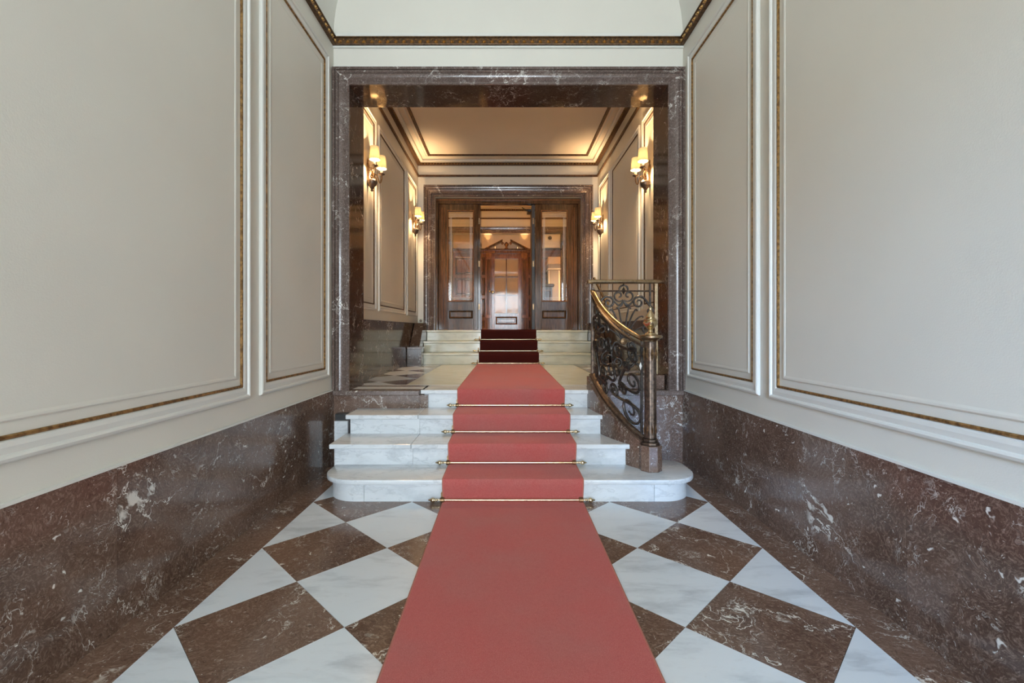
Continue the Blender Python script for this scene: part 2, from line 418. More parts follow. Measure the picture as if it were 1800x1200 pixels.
for x0, x1, off in ((XL, TX0, .35), (TX1, XR, .05)):
    y = YB-off
    while y < YF:
        y1 = min(y+1.38, YF); ya = max(y, YB)
        B().box(x0+.0008, x1-.0008, ya+.0008, y1-.0008, -.012, 0).obj('border_slab', 'tile_dark', floor); y = y1

# ------------------------------------------------------------------ hall walls
wl = B().box(XL-.25, XL, YB, YF, -.15, 3.90).obj('wall_left', 'plaster'); struct(wl, 'left cream panelled wall above a brown marble dado', 'wall')
wr = B().box(XR, XR+.25, YB, YF, -.15, 3.90).obj('wall_right', 'plaster'); struct(wr, 'right cream panelled wall catching cool daylight above brown marble dado', 'wall')
mpl = lambda u, v, h: (XL+h, u, v); mpr = lambda u, v, h: (XR-h, u, v)
for wall, mp, X, sg in ((wl, mpl, XL, 1), (wr, mpr, XR, -1)):
    for (u0, u1) in ((2.963, 4.11), (-.30, 2.84), (-1.60, -.43), (-4.4, -1.73)):
        wall_panel(wall, u0, u1, .785, 3.60, mp)
    ys = [YF, 1.87, -.45, -2.7, YB]
    for a, b_ in zip(ys[1:], ys[:-1]):
        q = sorted((X, X+sg*.010))
        B().box(q[0], q[1], a+.001, b_-.001, 0, DADO-.004).obj('dado_slab', 'dado', wall)
    q = sorted((X, X+sg*.014))
    B().box(q[0], q[1], YB, YF, DADO-.003, DADO+.008).obj('dado_lip', 'moulding', wall)

# front wall with the great opening
wf = B().box(XL-.25, XR+.25, YF, YO, OZT+.02, 5.75).obj('wall_front', 'plaster')
struct(wf, 'end wall of the hall above and beside the large marble framed opening', 'wall')
B().box(XL-.25, OXL-.02, YF, YO, -.15, OZT+.02).obj('pier', 'plaster', wf)
B().box(OXR+.02, XR+.25, YF, YO, -.15, OZT+.02).obj('pier', 'plaster', wf)
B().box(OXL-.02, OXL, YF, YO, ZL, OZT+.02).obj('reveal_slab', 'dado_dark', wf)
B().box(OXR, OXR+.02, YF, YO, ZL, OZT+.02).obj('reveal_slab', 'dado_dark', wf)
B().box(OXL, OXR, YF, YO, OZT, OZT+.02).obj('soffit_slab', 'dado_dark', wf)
big = [(0,0),(0,.018),(.006,.022),(.014,.018),(.016,.012),(.026,.012),(.034,.020),(.050,.034),(.066,.044),(.082,.046),(.088,.036),(.092,.046),(.100,.052),(.110,.050),(.114,.040),(.118,.058),(.138,.058),(.140,.052),(.140,0)]
casing(wf, OXL, OXR, ZL+.002, OZT, YF, [(d*1.02, h) for d, h in big], 'casing')
# cream bead around the casing head, cornice fillets and lunette strip
B().box(XL, XR, YF-.012, YF, OZT+.150, OZT+.178).obj('bead', 'moulding', wf, bevel=.004)
B().box(XL, XR, YF-.020, YF, 3.742, 3.760).obj('fillet', 'moulding', wf, bevel=.004)
B().box(XL+.02, XR-.02, YF-.018, YF, 3.835, 3.875).obj('lunette_strip', 'moulding', wf, bevel=.004)

# vault
vs_ = []; fs = []; n = 40
for k in range(n+1):
    a = PI*k/n
    for R in (VR, VR+.2):
        for y in (YB, YF+.02): vs_.append((VC-R*math.cos(a), y, 3.84+R*math.sin(a)))
for k in range(n):
    q = k*4; w_ = q+4
    fs += [(q, q+1, w_+1, w_), (q+2, w_+2, w_+3, q+3), (q, w_, w_+2, q+2), (q+1, q+3, w_+3, w_+1)]
va = B().add(vs_, fs).obj('ceiling', 'vault', smooth=True); struct(va, 'pale barrel vault over the entrance hall', 'ceiling')

# gilt cornice with leaf relief
leaf = B()
for ang, ln in ((0, .030), (.75, .026), (-.75, .026), (1.5, .020), (-1.5, .020)):
    dx, dz = math.sin(ang), math.cos(ang)
    leaf.octa((dx*ln*.55, 0, -.022+dz*ln*.75), (dx*ln*.55, 0, dz*ln*.6), (dz*.008, 0, -dx*.008), (0, -.012, 0))
leaf.octa((0, 0, -.024), (.007, 0, 0), (0, 0, .007), (0, -.012, 0))
leaf.octa((.035, 0, .012), (.007, 0, .008), (-.004, 0, .004), (0, -.008, 0))
leaf_me = leaf.mesh('leaf_ornament', M['gilt_bright'])
C0, C1 = 3.762, 3.834
def cornice(n_, label, x0, x1, y0, y1, face):
    b = B()
    pr = [(0, C0), (.030, C0), (.034, C0+.008), (.026, C0+.012), (.026, C1-.012), (.036, C1-.008), (.036, C1), (0, C1)]
    if face == 'f': b.prism(pr, x0, x1, lambda a, z, c_: (c_, y1-a, z))
    elif face == 'l': b.prism(pr, y0, y1, lambda a, z, c_: (XL+a, c_, z))
    else: b.prism(pr, y0, y1, lambda a, z, c_: (XR-a, c_, z))
    o = b.obj('trim_%d' % n_, 'gilt_dark'); struct(o, label, 'cornice')
    L = (x1-x0) if face == 'f' else (y1-y0); cnt = int(L/.072)
    for k in range(cnt):
        s_ = (k+.5)*L/cnt
        if face == 'f': q = place('leaf_ornament', leaf_me, (x0+s_, y1-.027, (C0+C1)/2), o)
        elif face == 'l': q = place('leaf_ornament', leaf_me, (XL+.027, y0+s_, (C0+C1)/2), o); q.rotation_euler.z = PI/2
        else: q = place('leaf_ornament', leaf_me, (XR-.027, y0+s_, (C0+C1)/2), o); q.rotation_euler.z = -PI/2
cornice(1, 'gilt leaf cornice band across the end wall above the opening', XL+.03, XR-.03, 0, YF, 'f')
cornice(2, 'gilt leaf cornice band along the left wall under the vault', 0, 0, YB, YF, 'l')
cornice(3, 'gilt leaf cornice band along the right wall under the vault', 0, 0, YB, YF, 'r')

# added street end behind the camera: doorway and iron screen for daylight and reflection
wb = B().box(XL-.25, -1.2, YB-.4, YB, -.15, 5.75).obj('wall_back', 'plaster'); struct(wb, 'street end wall of the hall around the added tall doorway', 'wall')
B().box(1.1, XR+.25, YB-.4, YB, -.15, 5.75).obj('pier', 'plaster', wb)
B().box(-1.2, 1.1, YB-.4, YB, 3.35, 5.75).obj('head', 'plaster', wb)
def spiral(c, r0, r1, a0, a1, n=22):
    return [(c[0]+(r0+(r1-r0)*k/n)*math.cos(a0+(a1-a0)*k/n), c[1]+(r0+(r1-r0)*k/n)*math.sin(a0+(a1-a0)*k/n)) for k in range(n+1)]
gate = thing('unseen_gate', (-.05, YB-.3, 0), 'added black wrought iron scroll gate, out of view, for the far door reflection', 'gate')
for x in (-1.18, -.62, -.05, .52, 1.08): B().box(x-.012, x+.012, YB-.31, YB-.29, 0, 3.34).obj('bar', 'iron', gate)
for z in (.05, .9, 2.4, 3.32): B().box(-1.19, 1.09, YB-.31, YB-.29, z-.012, z+.012).obj('cross_rail', 'iron', gate)
for x in (-.9, -.33, .24, .8):
    for z in (1.15, 1.5, 1.85, 2.2):
        B().tube([(p[0], YB-.3, p[1]) for p in spiral((x, z), .04, .20, 0, 4*PI, 26)], .030, 5).obj('scroll', 'iron', gate)

# ------------------------------------------------------------------ lower stair
STY = [None, 3.273, 3.607, 3.94, 4.295]; STZ = [0, .163, .326, .489, ZL]; NO = .036; TH = .036
st = thing('marble_staircase', (.03, 3.273, 0), 'white marble lower stair with a rounded bottom step', 'staircase')
def rounded(x0, x1, y0, y1, r, n=10):
    P = []
    for k in range(n+1): a = PI*1.5 + (PI/2)*k/n; P.append((x1-r+r*math.cos(a), y0+r+r*math.sin(a)))
    P += [(x1, y1-.10), (x1-.03, y1-.03), (x1-.10, y1), (x0+.10, y1), (x0+.03, y1-.03), (x0, y1-.10)]
    for k in range(n+1): a = PI + (PI/2)*k/n; P.append((x0+r+r*math.cos(a), y0+r+r*math.sin(a)))
    return P
B().prism(rounded(-1.305, 1.375, STY[1]-NO, 3.74, .24), STZ[1]-TH, STZ[1]).obj('tread', 'step_marble', st, smooth=True, bevel=.008)
R1 = rounded(-1.270, 1.335, STY[1], 3.70, .22)
for a, b_ in ((-9, -.984), (-.984, 1.04), (1.04, 9)):
    P = clip(clip(R1, 0, a+.0012, False), 0, b_-.0012, True)
    B().prism(P, 0.0005, STZ[1]-TH).obj('riser', 'step_marble', st, smooth=True)
def stepk(k, xl, xr0, xr1, seam):
    y0, y1 = STY[k], (STY[k+1] if k < 4 else STY[k]+.30)
    yn = y0-NO; z = STZ[k]
    def tr(poly, mat='step_marble'): B().prism(poly, z-TH, z).obj('tread', mat, st, bevel=.006)
    xl_n = xl-.03
    if seam is not None:
        tr([(xl_n, yn), (seam-.001, yn), (seam-.001, y1+.02), (xl_n, y1+.02)])
        tr([(seam+.001, yn), (xr0, yn), (xr1, y1+.02), (seam+.001, y1+.02)])
        B().box(xl, seam+.008, y0, y0+.03, STZ[k-1], z-TH).obj('riser', 'step_marble', st)
        B().box(seam+.010, xr0-.02, y0, y0+.03, STZ[k-1], z-TH).obj('riser', 'step_marble', st)
        B().box(xl+.0, xl+.03, y0+.03, y1+.02, STZ[k-1], z-TH).obj('side_slab', 'step_marble', st)
    else:
        tr([(xl_n, yn), (xr0, yn), (xr1, y1), (xl_n, y1)])
        B().box(xl, xr0-.006, y0, y0+.03, STZ[k-1], z-TH).obj('riser', 'step_marble', st)
stepk(2, -1.312, .985, .835, -.718)
stepk(3, -1.300, .845, .785, -.726)
stepk(4, -.738, .785, .785, None)
# white end panel by the third step; black box paints its gap's shade
cheek = thing('marble_end_panel', (-1.435, 4.12, 0), 'upright white slab between the third step and the left wall', 'slab')
B().box(-1.492, -1.375, 4.10, 4.14, .0, .400).obj('slab', 'step_marble', cheek)
B().box(-1.500, -1.36, 4.14, 4.22, .40, .455).obj('gap_shade', 'black', cheek)

# ------------------------------------------------------------------ landing
lf = B().box(XL, -.70, YF+.004, YO, .0, ZL-.046).obj('floor_landing', 'dado'); struct(lf, 'raised landing of white and brown marble between the two flights', 'floor')
def fr(name, x0, x1):
    xs = [x0, x1]
    B().box(x0, x1, YF-.016, YF+.004, .0, ZL-.046).obj('front_slab', 'dado', lf)
    B().box(x0-.0, x1+.0, YF-.042, YF+.04, ZL-.044, ZL+.001).obj('cap_slab', 'casing', lf, bevel=.006)
fr('l', XL, -.772); fr('r', .80, XR)
B().box(.80, XR, YF+.004, YO, 0, ZL-.046).obj('core', 'dado', lf)
B().box(-.70, .80, 4.33, YO, 0, ZL-.038).obj('core', 'dado', lf)
B().box(LXL, LXR, YO, YU+.9, 0, ZL-.012).obj('core', 'grout', lf)
for (x0, x1, y0, y1, m_) in ((OXL, -.742, 4.292, 4.325, 'tile_dark'), (OXL, -.742, 4.327, 4.50, 'white_marble'), (OXL, -.742, 4.502, 4.60, 'tile_dark'), (OXL, -.742, 4.602, 4.665, 'white_marble'),
                             (.79, OXR, 4.292, 4.50, 'tile_dark'), (.79, OXR, 4.502, 4.665, 'white_marble'), (-.740, .788, 4.597, 4.665, 'white_marble')):
    B().box(x0, x1, y0, y1, ZL-.044, ZL).obj('floor_slab', m_, lf)
# centre white field, flanking diamonds
for k in range(4):
    y0 = YO+.002+k*.675
    B().box(-.98, 1.07, y0, y0+.673, ZL-.012, ZL).obj('floor_slab', 'white_warm_lit', lf)
diamonds(lf, LXL+.012, -.982, YO+.001, YU, -1.32, 4.9, ZL)
diamonds(lf, 1.072, LXR-.012, YO+.001, YU, 1.416, 4.9, ZL)

# landing room walls
wl2 = B().box(LXL-.3, LXL, YO, YD, ZL-.2, 4.2).obj('wall_left_landing', 'plaster'); struct(wl2, 'left cream wall of the landing room with lit sconces', 'wall')
wr2 = B().box(LXR, LXR+.3, YO, YD, ZL-.2, 4.2).obj('wall_right_landing', 'plaster'); struct(wr2, 'right cream wall of the landing room with lit sconces', 'wall')
DZ = 1.307
for wall, X, sg in ((wl2, LXL, 1), (wr2, LXR, -1)):
    mp = (lambda X, sg: lambda u, v, h: (X+sg*h, u, v))(X, sg)
    for (u0, u1) in ((4.80, 5.44), (5.555, 7.03), (7.155, 7.93)):
        wall_panel(wall, u0, u1, 1.42, 3.62, mp, 'gilt_dark', .9)
    for a, b_ in ((YO, 5.9), (5.9, 7.1), (7.1, YD)):
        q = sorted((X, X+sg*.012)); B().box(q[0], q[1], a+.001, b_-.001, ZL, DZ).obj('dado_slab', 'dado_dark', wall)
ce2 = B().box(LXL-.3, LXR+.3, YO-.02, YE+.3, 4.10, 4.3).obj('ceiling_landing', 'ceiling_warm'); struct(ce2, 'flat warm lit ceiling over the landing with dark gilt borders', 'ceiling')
def ringbox(x0, x1, y0, y1, w_, z0, z1):
    b = B(); b.box(x0, x1, y0, y0+w_, z0, z1); b.box(x0, x1, y1-w_, y1, z0, z1); b.box(x0, x0+w_, y0+w_, y1-w_, z0, z1); b.box(x1-w_, x1, y0+w_, y1-w_, z0, z1); return b
def room_trim(y0, y1, n_, what):
    o = ringbox(LXL, LXR, y0, y1, .022, 3.832, 3.864).obj('trim_%d' % n_, 'gilt_dark'); struct(o, 'lower dark gilt fillet around the top of the %s walls' % what, 'trim')
    o = ringbox(LXL, LXR, y0, y1, .05, 4.025, 4.062).obj('trim_%d' % (n_+1), 'gilt_dark'); struct(o, 'dark beaded cornice around the %s ceiling' % what, 'cornice')
    b = B(); L = int((LXR-LXL)/.052)
    for k in range(L):
        x = LXL+.05+(k+.5)*(LXR-LXL-.1)/L; b.octa((x, y1-.052, 4.043), (.016, 0, 0), (0, 0, .016), (0, -.014, 0))
    for X, sg in ((LXL, 1), (LXR, -1)):
        L2 = int((y1-y0)/.052)
        for k in range(L2): b.octa((X+sg*.052, y0+(k+.5)*(y1-y0)/L2, 4.043), (0, .016, 0), (0, 0, .016), (sg*.014, 0, 0))
    be = b.obj('bead_row', 'gilt', o); be['kind'] = 'stuff'
    c_ = ringbox(LXL+.045, LXR-.045, y0+.045, y1-.045, .06, 4.062, 4.100).obj('cove', 'moulding', o, bevel=.012)
    o = ringbox(LXL+.222, LXR-.222, y0+.24, y1-.30, .038, 4.082, 4.100).obj('trim_%d' % (n_+2), 'gilt_dark'); struct(o, 'dark gilt border set into the %s ceiling' % what, 'trim')
    ringbox(LXL+.17, LXR-.17, y0+.19, y1-.25, .012, 4.090, 4.100).obj('bead', 'moulding', o)
room_trim(YO, YD, 4, 'landing room')

# marble newel blocks and ramps at the sides of the upper flight
for sg, xa, xb, nm in ((1, LXL+.022, -1.272, 'left'), (-1, 1.365, LXR-.022, 'right')):
    o = thing('marble_pedestal', ((xa+xb)/2, 7.1, ZL), 'low brown marble pedestal at the %s foot of the upper flight' % nm, 'pedestal')
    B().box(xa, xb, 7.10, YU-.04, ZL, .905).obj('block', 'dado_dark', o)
    B().box(xa, xb+(.012 if sg > 0 else 0), 7.085, YU-.03, .905, .935).obj('cap', 'casing', o, bevel=.004)
    xs, xt = (xa, -1.335) if sg > 0 else (1.405, xb)
    B().prism([(YU-.04, ZL), (7.99, ZL), (7.99, 1.307), (YU+.33, 1.307), (YU-.04, .94)], xs, xt, lambda a, b_, c_: (c_, a, b_)).obj('ramp', 'dado_dark', o)

# ------------------------------------------------------------------ upper flight
us = thing('upper_staircase', (.03, YU, ZL), 'white marble upper flight of three steps below the glazed doors, yellow light painted in', 'staircase')
UZ = [ZL, .831, 1.011, ZT]; UY = [YU, 7.67, 7.985]
for k in range(3):
    y1 = UY[k+1] if k < 2 else YD-.022
    xl, xr = -1.33, 1.40
    B().box(xl, xr, UY[k], UY[k]+.04, UZ[k], UZ[k+1]-.036).obj('riser', 'white_warm_lit', us, bevel=.004)
    B().box(xl-.004, xr+.004, UY[k]-.034, y1+.02, UZ[k+1]-.034, UZ[k+1]).obj('tread', 'white_warm_lit', us, bevel=.006)

# ------------------------------------------------------------------ door wall
TXL, TXR, TZT = -1.21, 1.316, 3.486
wd = B().box(LXL-.3, LXR+.3, YD, YD+.28, TZT, 4.2).obj('wall_door', 'plaster'); struct(wd, 'cream wall holding the marble framed glazed wooden doors', 'wall')
B().box(LXL-.3, TXL, YD, YD+.28, ZT, TZT).obj('pier', 'plaster', wd)
B().box(TXR, LXR+.3, YD, YD+.28, ZT, TZT).obj('pier', 'plaster', wd)
sm = [(0,0),(0,.03),(.02,.03),(.03,.045),(.05,.03),(.06,.05),(.085,.075),(.11,.08),(.12,.065),(.125,.085),(.15,.09),(.16,.075),(.165,.095),(.184,.095),(.184,0)]
casing(wd, TXL, TXR, ZT, TZT, YD, sm, 'casing')
skt = thing('wall_socket', (-1.455, YD-.006, 1.352), 'small square cream socket on the narrow wall left of the doors', 'socket')
B().box(-1.495, -1.415, YD-.012, YD, 1.312, 1.392).obj('plate', 'socket', skt, bevel=.004)
B().lathe([(.0, -.006), (.022, -.006), (.024, 0), (.012, .001)], (-1.455, YD-.012, 1.352), 16, axis='y').obj('ring', 'bronze', skt)

# wooden door set
d1 = thing('door_1', (.05, YD+.15, ZT), 'dark walnut double door set with tall glazed side leaves', 'door'); d1['kind'] = 'structure'
Y0, Y1 = YD+.10, YD+.17
B().box(TXL, TXR, Y0-.03, Y1+.03, 3.39, TZT).obj('transom_rail', 'wood', d1, bevel=.006)
B().box(TXL+.01, TXR-.01, Y0-.05, Y0-.03, 3.44, 3.465).obj('transom_bead', 'wood_warm', d1, bevel=.004)
for xa, xb in ((TXL, -1.165), (1.27, TXR)):
    B().box(xa, xb, Y0-.03, Y1+.03, ZT, 3.39).obj('frame_post', 'wood', d1, bevel=.006)
def leaf(xl, xr, gx0, gx1, mat):
    lf_ = B().box(xl, gx0, Y0, Y1, ZT+.002, 3.388).obj('leaf', mat, d1, bevel=.005)
    B().box(gx1, xr, Y0, Y1, ZT+.002, 3.388).obj('stile', mat, lf_, bevel=.005)
    B().box(gx0, gx1, Y0, Y1, 3.274, 3.388).obj('top_rail', mat, lf_)
    B().box(gx0, gx1, Y0, Y1, 1.546, 1.696).obj('lock_rail', mat, lf_)
    B().box(gx0, gx1, Y0, Y1, ZT+.002, 1.380).obj('bottom_rail', mat, lf_)
    B().box(gx0, gx1, Y0+.03, Y1-.02, 1.380, 1.546).obj('panel_back', mat, lf_)
    ring4(gx0+.014, gx1-.014, 1.394, 1.532, [(0,0),(.012,.022),(.03,.012)], lambda u, v, h: (u, Y0+.03-h, v)).add([(gx0+.044, Y0+.018, 1.424), (gx1-.044, Y0+.018, 1.424), (gx1-.044, Y0+.018, 1.502), (gx0+.044, Y0+.018, 1.502)], [(0,1,2,3)]).obj('panel', mat, lf_)
    ring4(gx0-.012, gx1+.012, 1.684, 3.286, [(0,0),(0,.014),(.010,.016),(.02,.006),(.02,-.02)], lambda u, v, h: (u, Y0-h, v)).obj('glazing_bead', 'wood_warm', lf_)
    g = B().box(gx0, gx1, Y0+.028, Y0+.033, 1.696, 3.274).obj('glass_pane', 'glass', lf_)
    for ins, w_ in ((.030, .007), (.052, .010)):
        x0, x1, z0, z1 = gx0+ins, gx1-ins, 1.696+ins, 3.274-ins*1.6
        b = B()
        for q in ((x0, x0+w_, z0, z1), (x1-w_, x1, z0, z1), (x0, x1, z0, z0+w_), (x0, x1, z1-w_, z1)): b.box(q[0], q[1], Y0+.0262, Y0+.0278, q[2], q[3])
        b.obj('etched_border', 'etched', lf_)
    # fluted outer moulding
    return lf_
leaf(-1.163, -.478, -.9985, -.554, 'wood')
leaf(.525, 1.268, .635, 1.08, 'wood')
for x in (-1.10, -1.06, 1.17, 1.21): B().box(x-.008, x+.008, Y0-.012, Y0, ZT+.05, 3.33).obj('reed', 'wood_warm', d1, bevel=.004)
for x0, x1 in ((-.478, -.432), (.466, .520)):
    o = B().box(x0, x1, Y0+.02, Y0+.50, ZT+.004, 3.385).obj('swung_leaf', 'wood_shaded' if x0 > 0 else 'wood', d1, bevel=.004)
    for z in (1.55, 2.30, 3.05): B().box((x0+x1)/2-.012, (x0+x1)/2+.012, Y0+.008, Y0+.02, z, z+.10).obj('hinge', 'bronze_light', o)

o = B().tube([(.30, Y0+.16, 3.375), (.37, Y0+.20, 3.335), (.455, Y0+.26, 3.330)], .009, 6).obj('door_closer_arm', 'black', d1)
B().box(.40, .464, Y0+.22, Y0+.46, 3.315, 3.355).obj('door_closer', 'black', d1, bevel=.006)
# ------------------------------------------------------------------ vestibule beyond
vf = B().box(LXL, LXR, YD-.0, YE+.3, ZL, ZT-.002).obj('floor_vestibule', 'white_warm_lit'); struct(vf, 'vestibule floor beyond the glazed doors', 'floor')
w = B().box(LXL-.3, LXL, YD+.28, YE, ZT-.2, 4.2).obj('wall_left_vestibule', 'plaster'); struct(w, 'left vestibule wall seen through the door glass', 'wall')
B().box(LXL, LXL+.012, YD+.28, YE, ZT, 1.95).obj('dado_slab', 'dado_dark', w)
wall_panel(w, YD+.6, YE-.3, 2.05, 3.62, lambda u, v, h: (LXL+h, u, v), 'gilt_dark', .9)
w = B().box(LXR, LXR+.3, YD+.28, YE, ZT-.2, 4.2).obj('wall_right_vestibule', 'plaster'); struct(w, 'right vestibule wall seen through the door glass', 'wall')
B().box(LXR-.012, LXR, YD+.28, YE, ZT, 1.95).obj('dado_slab', 'dado_dark', w)
wall_panel(w, YD+.6, YE-.3, 2.05, 3.62, lambda u, v, h: (LXR-h, u, v), 'gilt_dark', .9)
room_trim(YD+.28, YE, 7, 'vestibule')
EXL, EXR, EZT = -1.257, 1.35, 3.50
we = B().box(LXL-.3, LXR+.3, YE, YE+.3, EZT, 4.2).obj('wall_end', 'plaster'); struct(we, 'cream end wall of the vestibule above the pedimented doorway', 'wall')
B().box(LXL-.3, EXL, YE, YE+.3, ZT-.2, EZT).obj('pier', 'plaster', we)
B().box(EXR, LXR+.3, YE, YE+.3, ZT-.2, EZT).obj('pier', 'plaster', we)
casing(we, EXL, EXR, ZT, EZT, YE, [(d*.75, h*.7) for d, h in sm], 'casing')
B().box(EXL, EXR, YE+.22, YE+.26, ZT, EZT).obj('backing', 'wood_warm', we)
B().box(EXL, EXR, YE+.20, YE+.22, 3.135, EZT).obj('tympanum', 'beige_box', we)

d2 = thing('door_2', (.03, YE+.15, ZT), 'mahogany inner door with six mirrored panes under a broken pediment', 'door'); d2['kind'] = 'structure'
A0, A1 = YE+.13, YE+.18
B().box(EXL, EXR, A0-.06, A1+.02, 3.035, 3.10).obj('entablature', 'wood_warm', d2, bevel=.006)
B().box(EXL, EXR, A0-.12, A1+.02, 3.10, 3.135).obj('cornice_shelf', 'wood', d2, bevel=.006)
for sgn, xo, xi in ((1, -.50, -.06), (-1, .565, .125)):
    pr = [(xo, 3.137), (xo+sgn*.09, 3.137), (xi, 3.310), (xi, 3.360)]
    B().prism(pr, A0-.12, A0+.04, lambda a, b_, c_: (a, c_, b_)).obj('raking_cornice', 'wood', d2, bevel=.005)
    B().tube([(xi+sgn*p[0], A0-.06, 3.27+p[1]) for p in spiral((.0, .0), .006, .030, 0, 3.5*PI, 20)], .008, 6).obj('scroll', 'wood_warm', d2, smooth=True)
b = B().lathe([(.03, 0), (.05, .015), (.02, .04), (.045, .08), (.06, .12), (.03, .15), (.015, .165)], (.03, A0-.05, 3.137), 12).obj('urn', 'wood_warm', d2, smooth=True)
for xa, xb in ((-.455, -.335), (.40, .52)):
    p_ = B().box(xa, xb, A0-.04, A1, ZT, 3.035).obj('pilaster', 'wood_warm', d2, bevel=.005)
    B().box(xa-.012, xb+.012, A0-.06, A1, 2.92, 3.035).obj('capital', 'wood_warm', p_, bevel=.012)
    B().box(xa+.02, xb-.02, A0-.052, A0-.04, 1.55, 2.88).obj('sunk_panel', 'wood', p_, bevel=.005)
    B().box(xa-.012, xb+.012, A0-.06, A1, ZT, 1.48).obj('base', 'wood', p_, bevel=.006)
for xa, xb in ((EXL, -.455), (.52, EXR)):
    q = B().box(xa, xb, A0+.01, A1, ZT, 3.035).obj('side_panelling', 'wood_warm', d2)
    for za, zb in ((1.24, 1.42), (1.50, 1.95), (2.02, 2.45), (2.52, 2.95)):
        ring4(xa+.04, xb-.03, za, zb, [(0,0),(.0,.014),(.02,.018),(.035,.004),(.05,.004),(.06,.014)], lambda u, v, h: (u, A0+.01-h, v)).obj('panel', 'wood', q)
lf2 = B().box(-.335, -.255, A0, A1, ZT, 3.03).obj('leaf', 'wood_warm', d2, bevel=.004)
B().box(.314, .40, A0, A1, ZT, 3.03).obj('stile', 'wood_warm', lf2, bevel=.004)
B().box(-.255, .314, A0, A1, 2.909, 3.03).obj('top_rail', 'wood_warm', lf2)
B().box(-.255, .314, A0, A1, ZT, 1.591).obj('bottom_rail', 'wood', lf2)
ring4(-.23, .29, 1.32, 1.51, [(0,0),(0,.014),(.02,.018),(.035,.004),(.05,.004),(.06,.014)], lambda u, v, h: (u, A0-h, v)).obj('panel', 'wood', lf2)
B().box(.018, .040, A0-.004, A1, 1.591, 2.909).obj('mullion', 'wood', lf2)
for z in (2.03, 2.47): B().box(-.255, .314, A0-.002, A1, z-.010, z+.010).obj('glazing_bar', 'wood', lf2)
for xa, xb in ((-.255, .018), (.040, .314)):
    for za, zb in ((1.591, 2.02), (2.04, 2.46), (2.48, 2.909)):
        o = B().box(xa+.001, xb-.001, A0+.02, A0+.026, za, zb).obj('pane', 'mirror', lf2)
h_ = B().lathe([(.0, -.07), (.03, -.065), (.034, -.045), (.015, -.03), (.015, 0), (.04, 0)], (-.30, A0, 2.10), 14, axis='y').obj('door_knob', 'brass', lf2, smooth=True)
B().lathe([(.0, -.05), (.022, -.045), (.024, -.03), (.01, -.02), (.01, 0), (.03, 0)], (-.365, A0-.04, 2.12), 14, axis='y').obj('door_bell', 'brass', d2, smooth=True)

# porter's desk, camera panel and box glimpsed in the vestibule
pd = thing('porter_desk', (.77, 9.7, ZT), 'dark wooden porter desk with overhanging top behind the right door', 'desk')
B().box(.60, .95, 9.45, 10.1, ZT+.09, 2.06).obj('cabinet', 'wood', pd, bevel=.008)
B().box(.56, .99, 9.41, 10.14, 2.06, 2.12).obj('top', 'wood', pd, bevel=.02)
B().box(.58, .97, 9.43, 10.12, ZT, ZT+.09).obj('plinth', 'wood', pd, bevel=.006)
for za, zb in ((1.36, 1.66), (1.72, 2.0)):
    ring4(.63, .92, za, zb, [(0,0),(0,.012),(.02,.014),(.03,.002)], lambda u, v, h: (u, 9.45-h, v)).obj('panel', 'wood_warm', pd)
cp = thing('camera_panel', (1.107, YE-.05, 3.1), 'white wall box with a round black dome camera behind right glass', 'camera')
B().box(.915, 1.30, YE-.06, YE+.07, 3.14, 3.465).obj('box', 'white_paint', cp, bevel=.006)
B().lathe([(.065, 0), (.065, -.012), (.05, -.02), (.0, -.02)], (1.06, YE-.06, 3.37), 20, axis='y').obj('bezel', 'white_paint', cp, smooth=True)
B().lathe([(.046, -.02), (.044, -.035), (.03, -.055), (.0, -.062)], (1.06, YE-.06, 3.37), 20, axis='y').obj('dome', 'black', cp, smooth=True)
sc_ = thing('letter_cabinet', (1.11, 10.75, ZT), 'tall grey letter cabinet with a beige top behind the right glass', 'cabinet')
B().box(.97, 1.25, 10.6, 10.95, ZT, 2.55).obj('body', 'grey_cloth', sc_, bevel=.006)
B().box(.96, 1.26, 10.58, 10.96, 2.55, 2.58).obj('shelf_edge', 'white_paint', sc_, bevel=.006)
B().box(.97, 1.25, 10.6, 10.95, 2.58, 2.68).obj('middle_box', 'grey_cloth', sc_, bevel=.006)
B().box(.97, 1.25, 10.6, 10.95, 2.68, 2.84).obj('top_box', 'beige_box', sc_, bevel=.006)
for x in (.99, 1.22): B().box(x-.012, x+.012, 10.585, 10.60, ZT+.03, 2.53).obj('corner_strip', 'white_paint', sc_)

# ------------------------------------------------------------------ carpets
def carpet(name, x0, x1, path, mat, label, group=None):
    b = B(); n = len(path); xs = [x0+(x1-x0)*k/6 for k in range(7)]
    vs_ = [(x, y, z) for (y, z) in path for x in xs]; m = 7
    fs = [(i*m+k, i*m+k+1, (i+1)*m+k+1, (i+1)*m+k) for i in range(n-1) for k in range(m-1)]
    b.add(vs_, fs)
    # thickness: skirt sides
    T = []
    for i, (y, z) in enumerate(path):
        a = path[max(i-1, 0)]; c_ = path[min(i+1, n-1)]; dy, dz = c_[0]-a[0], c_[1]-a[1]; L = math.hypot(dy, dz) or 1
        T.append((y+dz/L*.010, z-dy/L*.010))
    for x in (x0, x1):
        b.add([(x, y, z) for y, z in path]+[(x, y, z) for y, z in T], [(i, i+1, n+i+1, n+i) for i in range(n-1)])
    o = b.obj(name, mat, smooth=True)
    for x, s_ in ((x0, -1), (x1, 1)):
        B().tube([(x+s_*.001, y+dy_, z+dz_) for (y, z), (ty, tz) in zip(path, T) for dy_, dz_ in (((ty-y)*.45, (tz-z)*.45),)], .0065, 5).obj('edge_binding', 'binding' if mat == 'carpet' else 'carpet_dark', o, smooth=True)
    return tag(o, label, 'carpet', group)
ct = .012
path = [(YB+.3+k*.3, ct) for k in range(int((STY[1]-YB-.3)/.3))] + [(STY[1]-.10, ct), (STY[1]-.03, ct)]
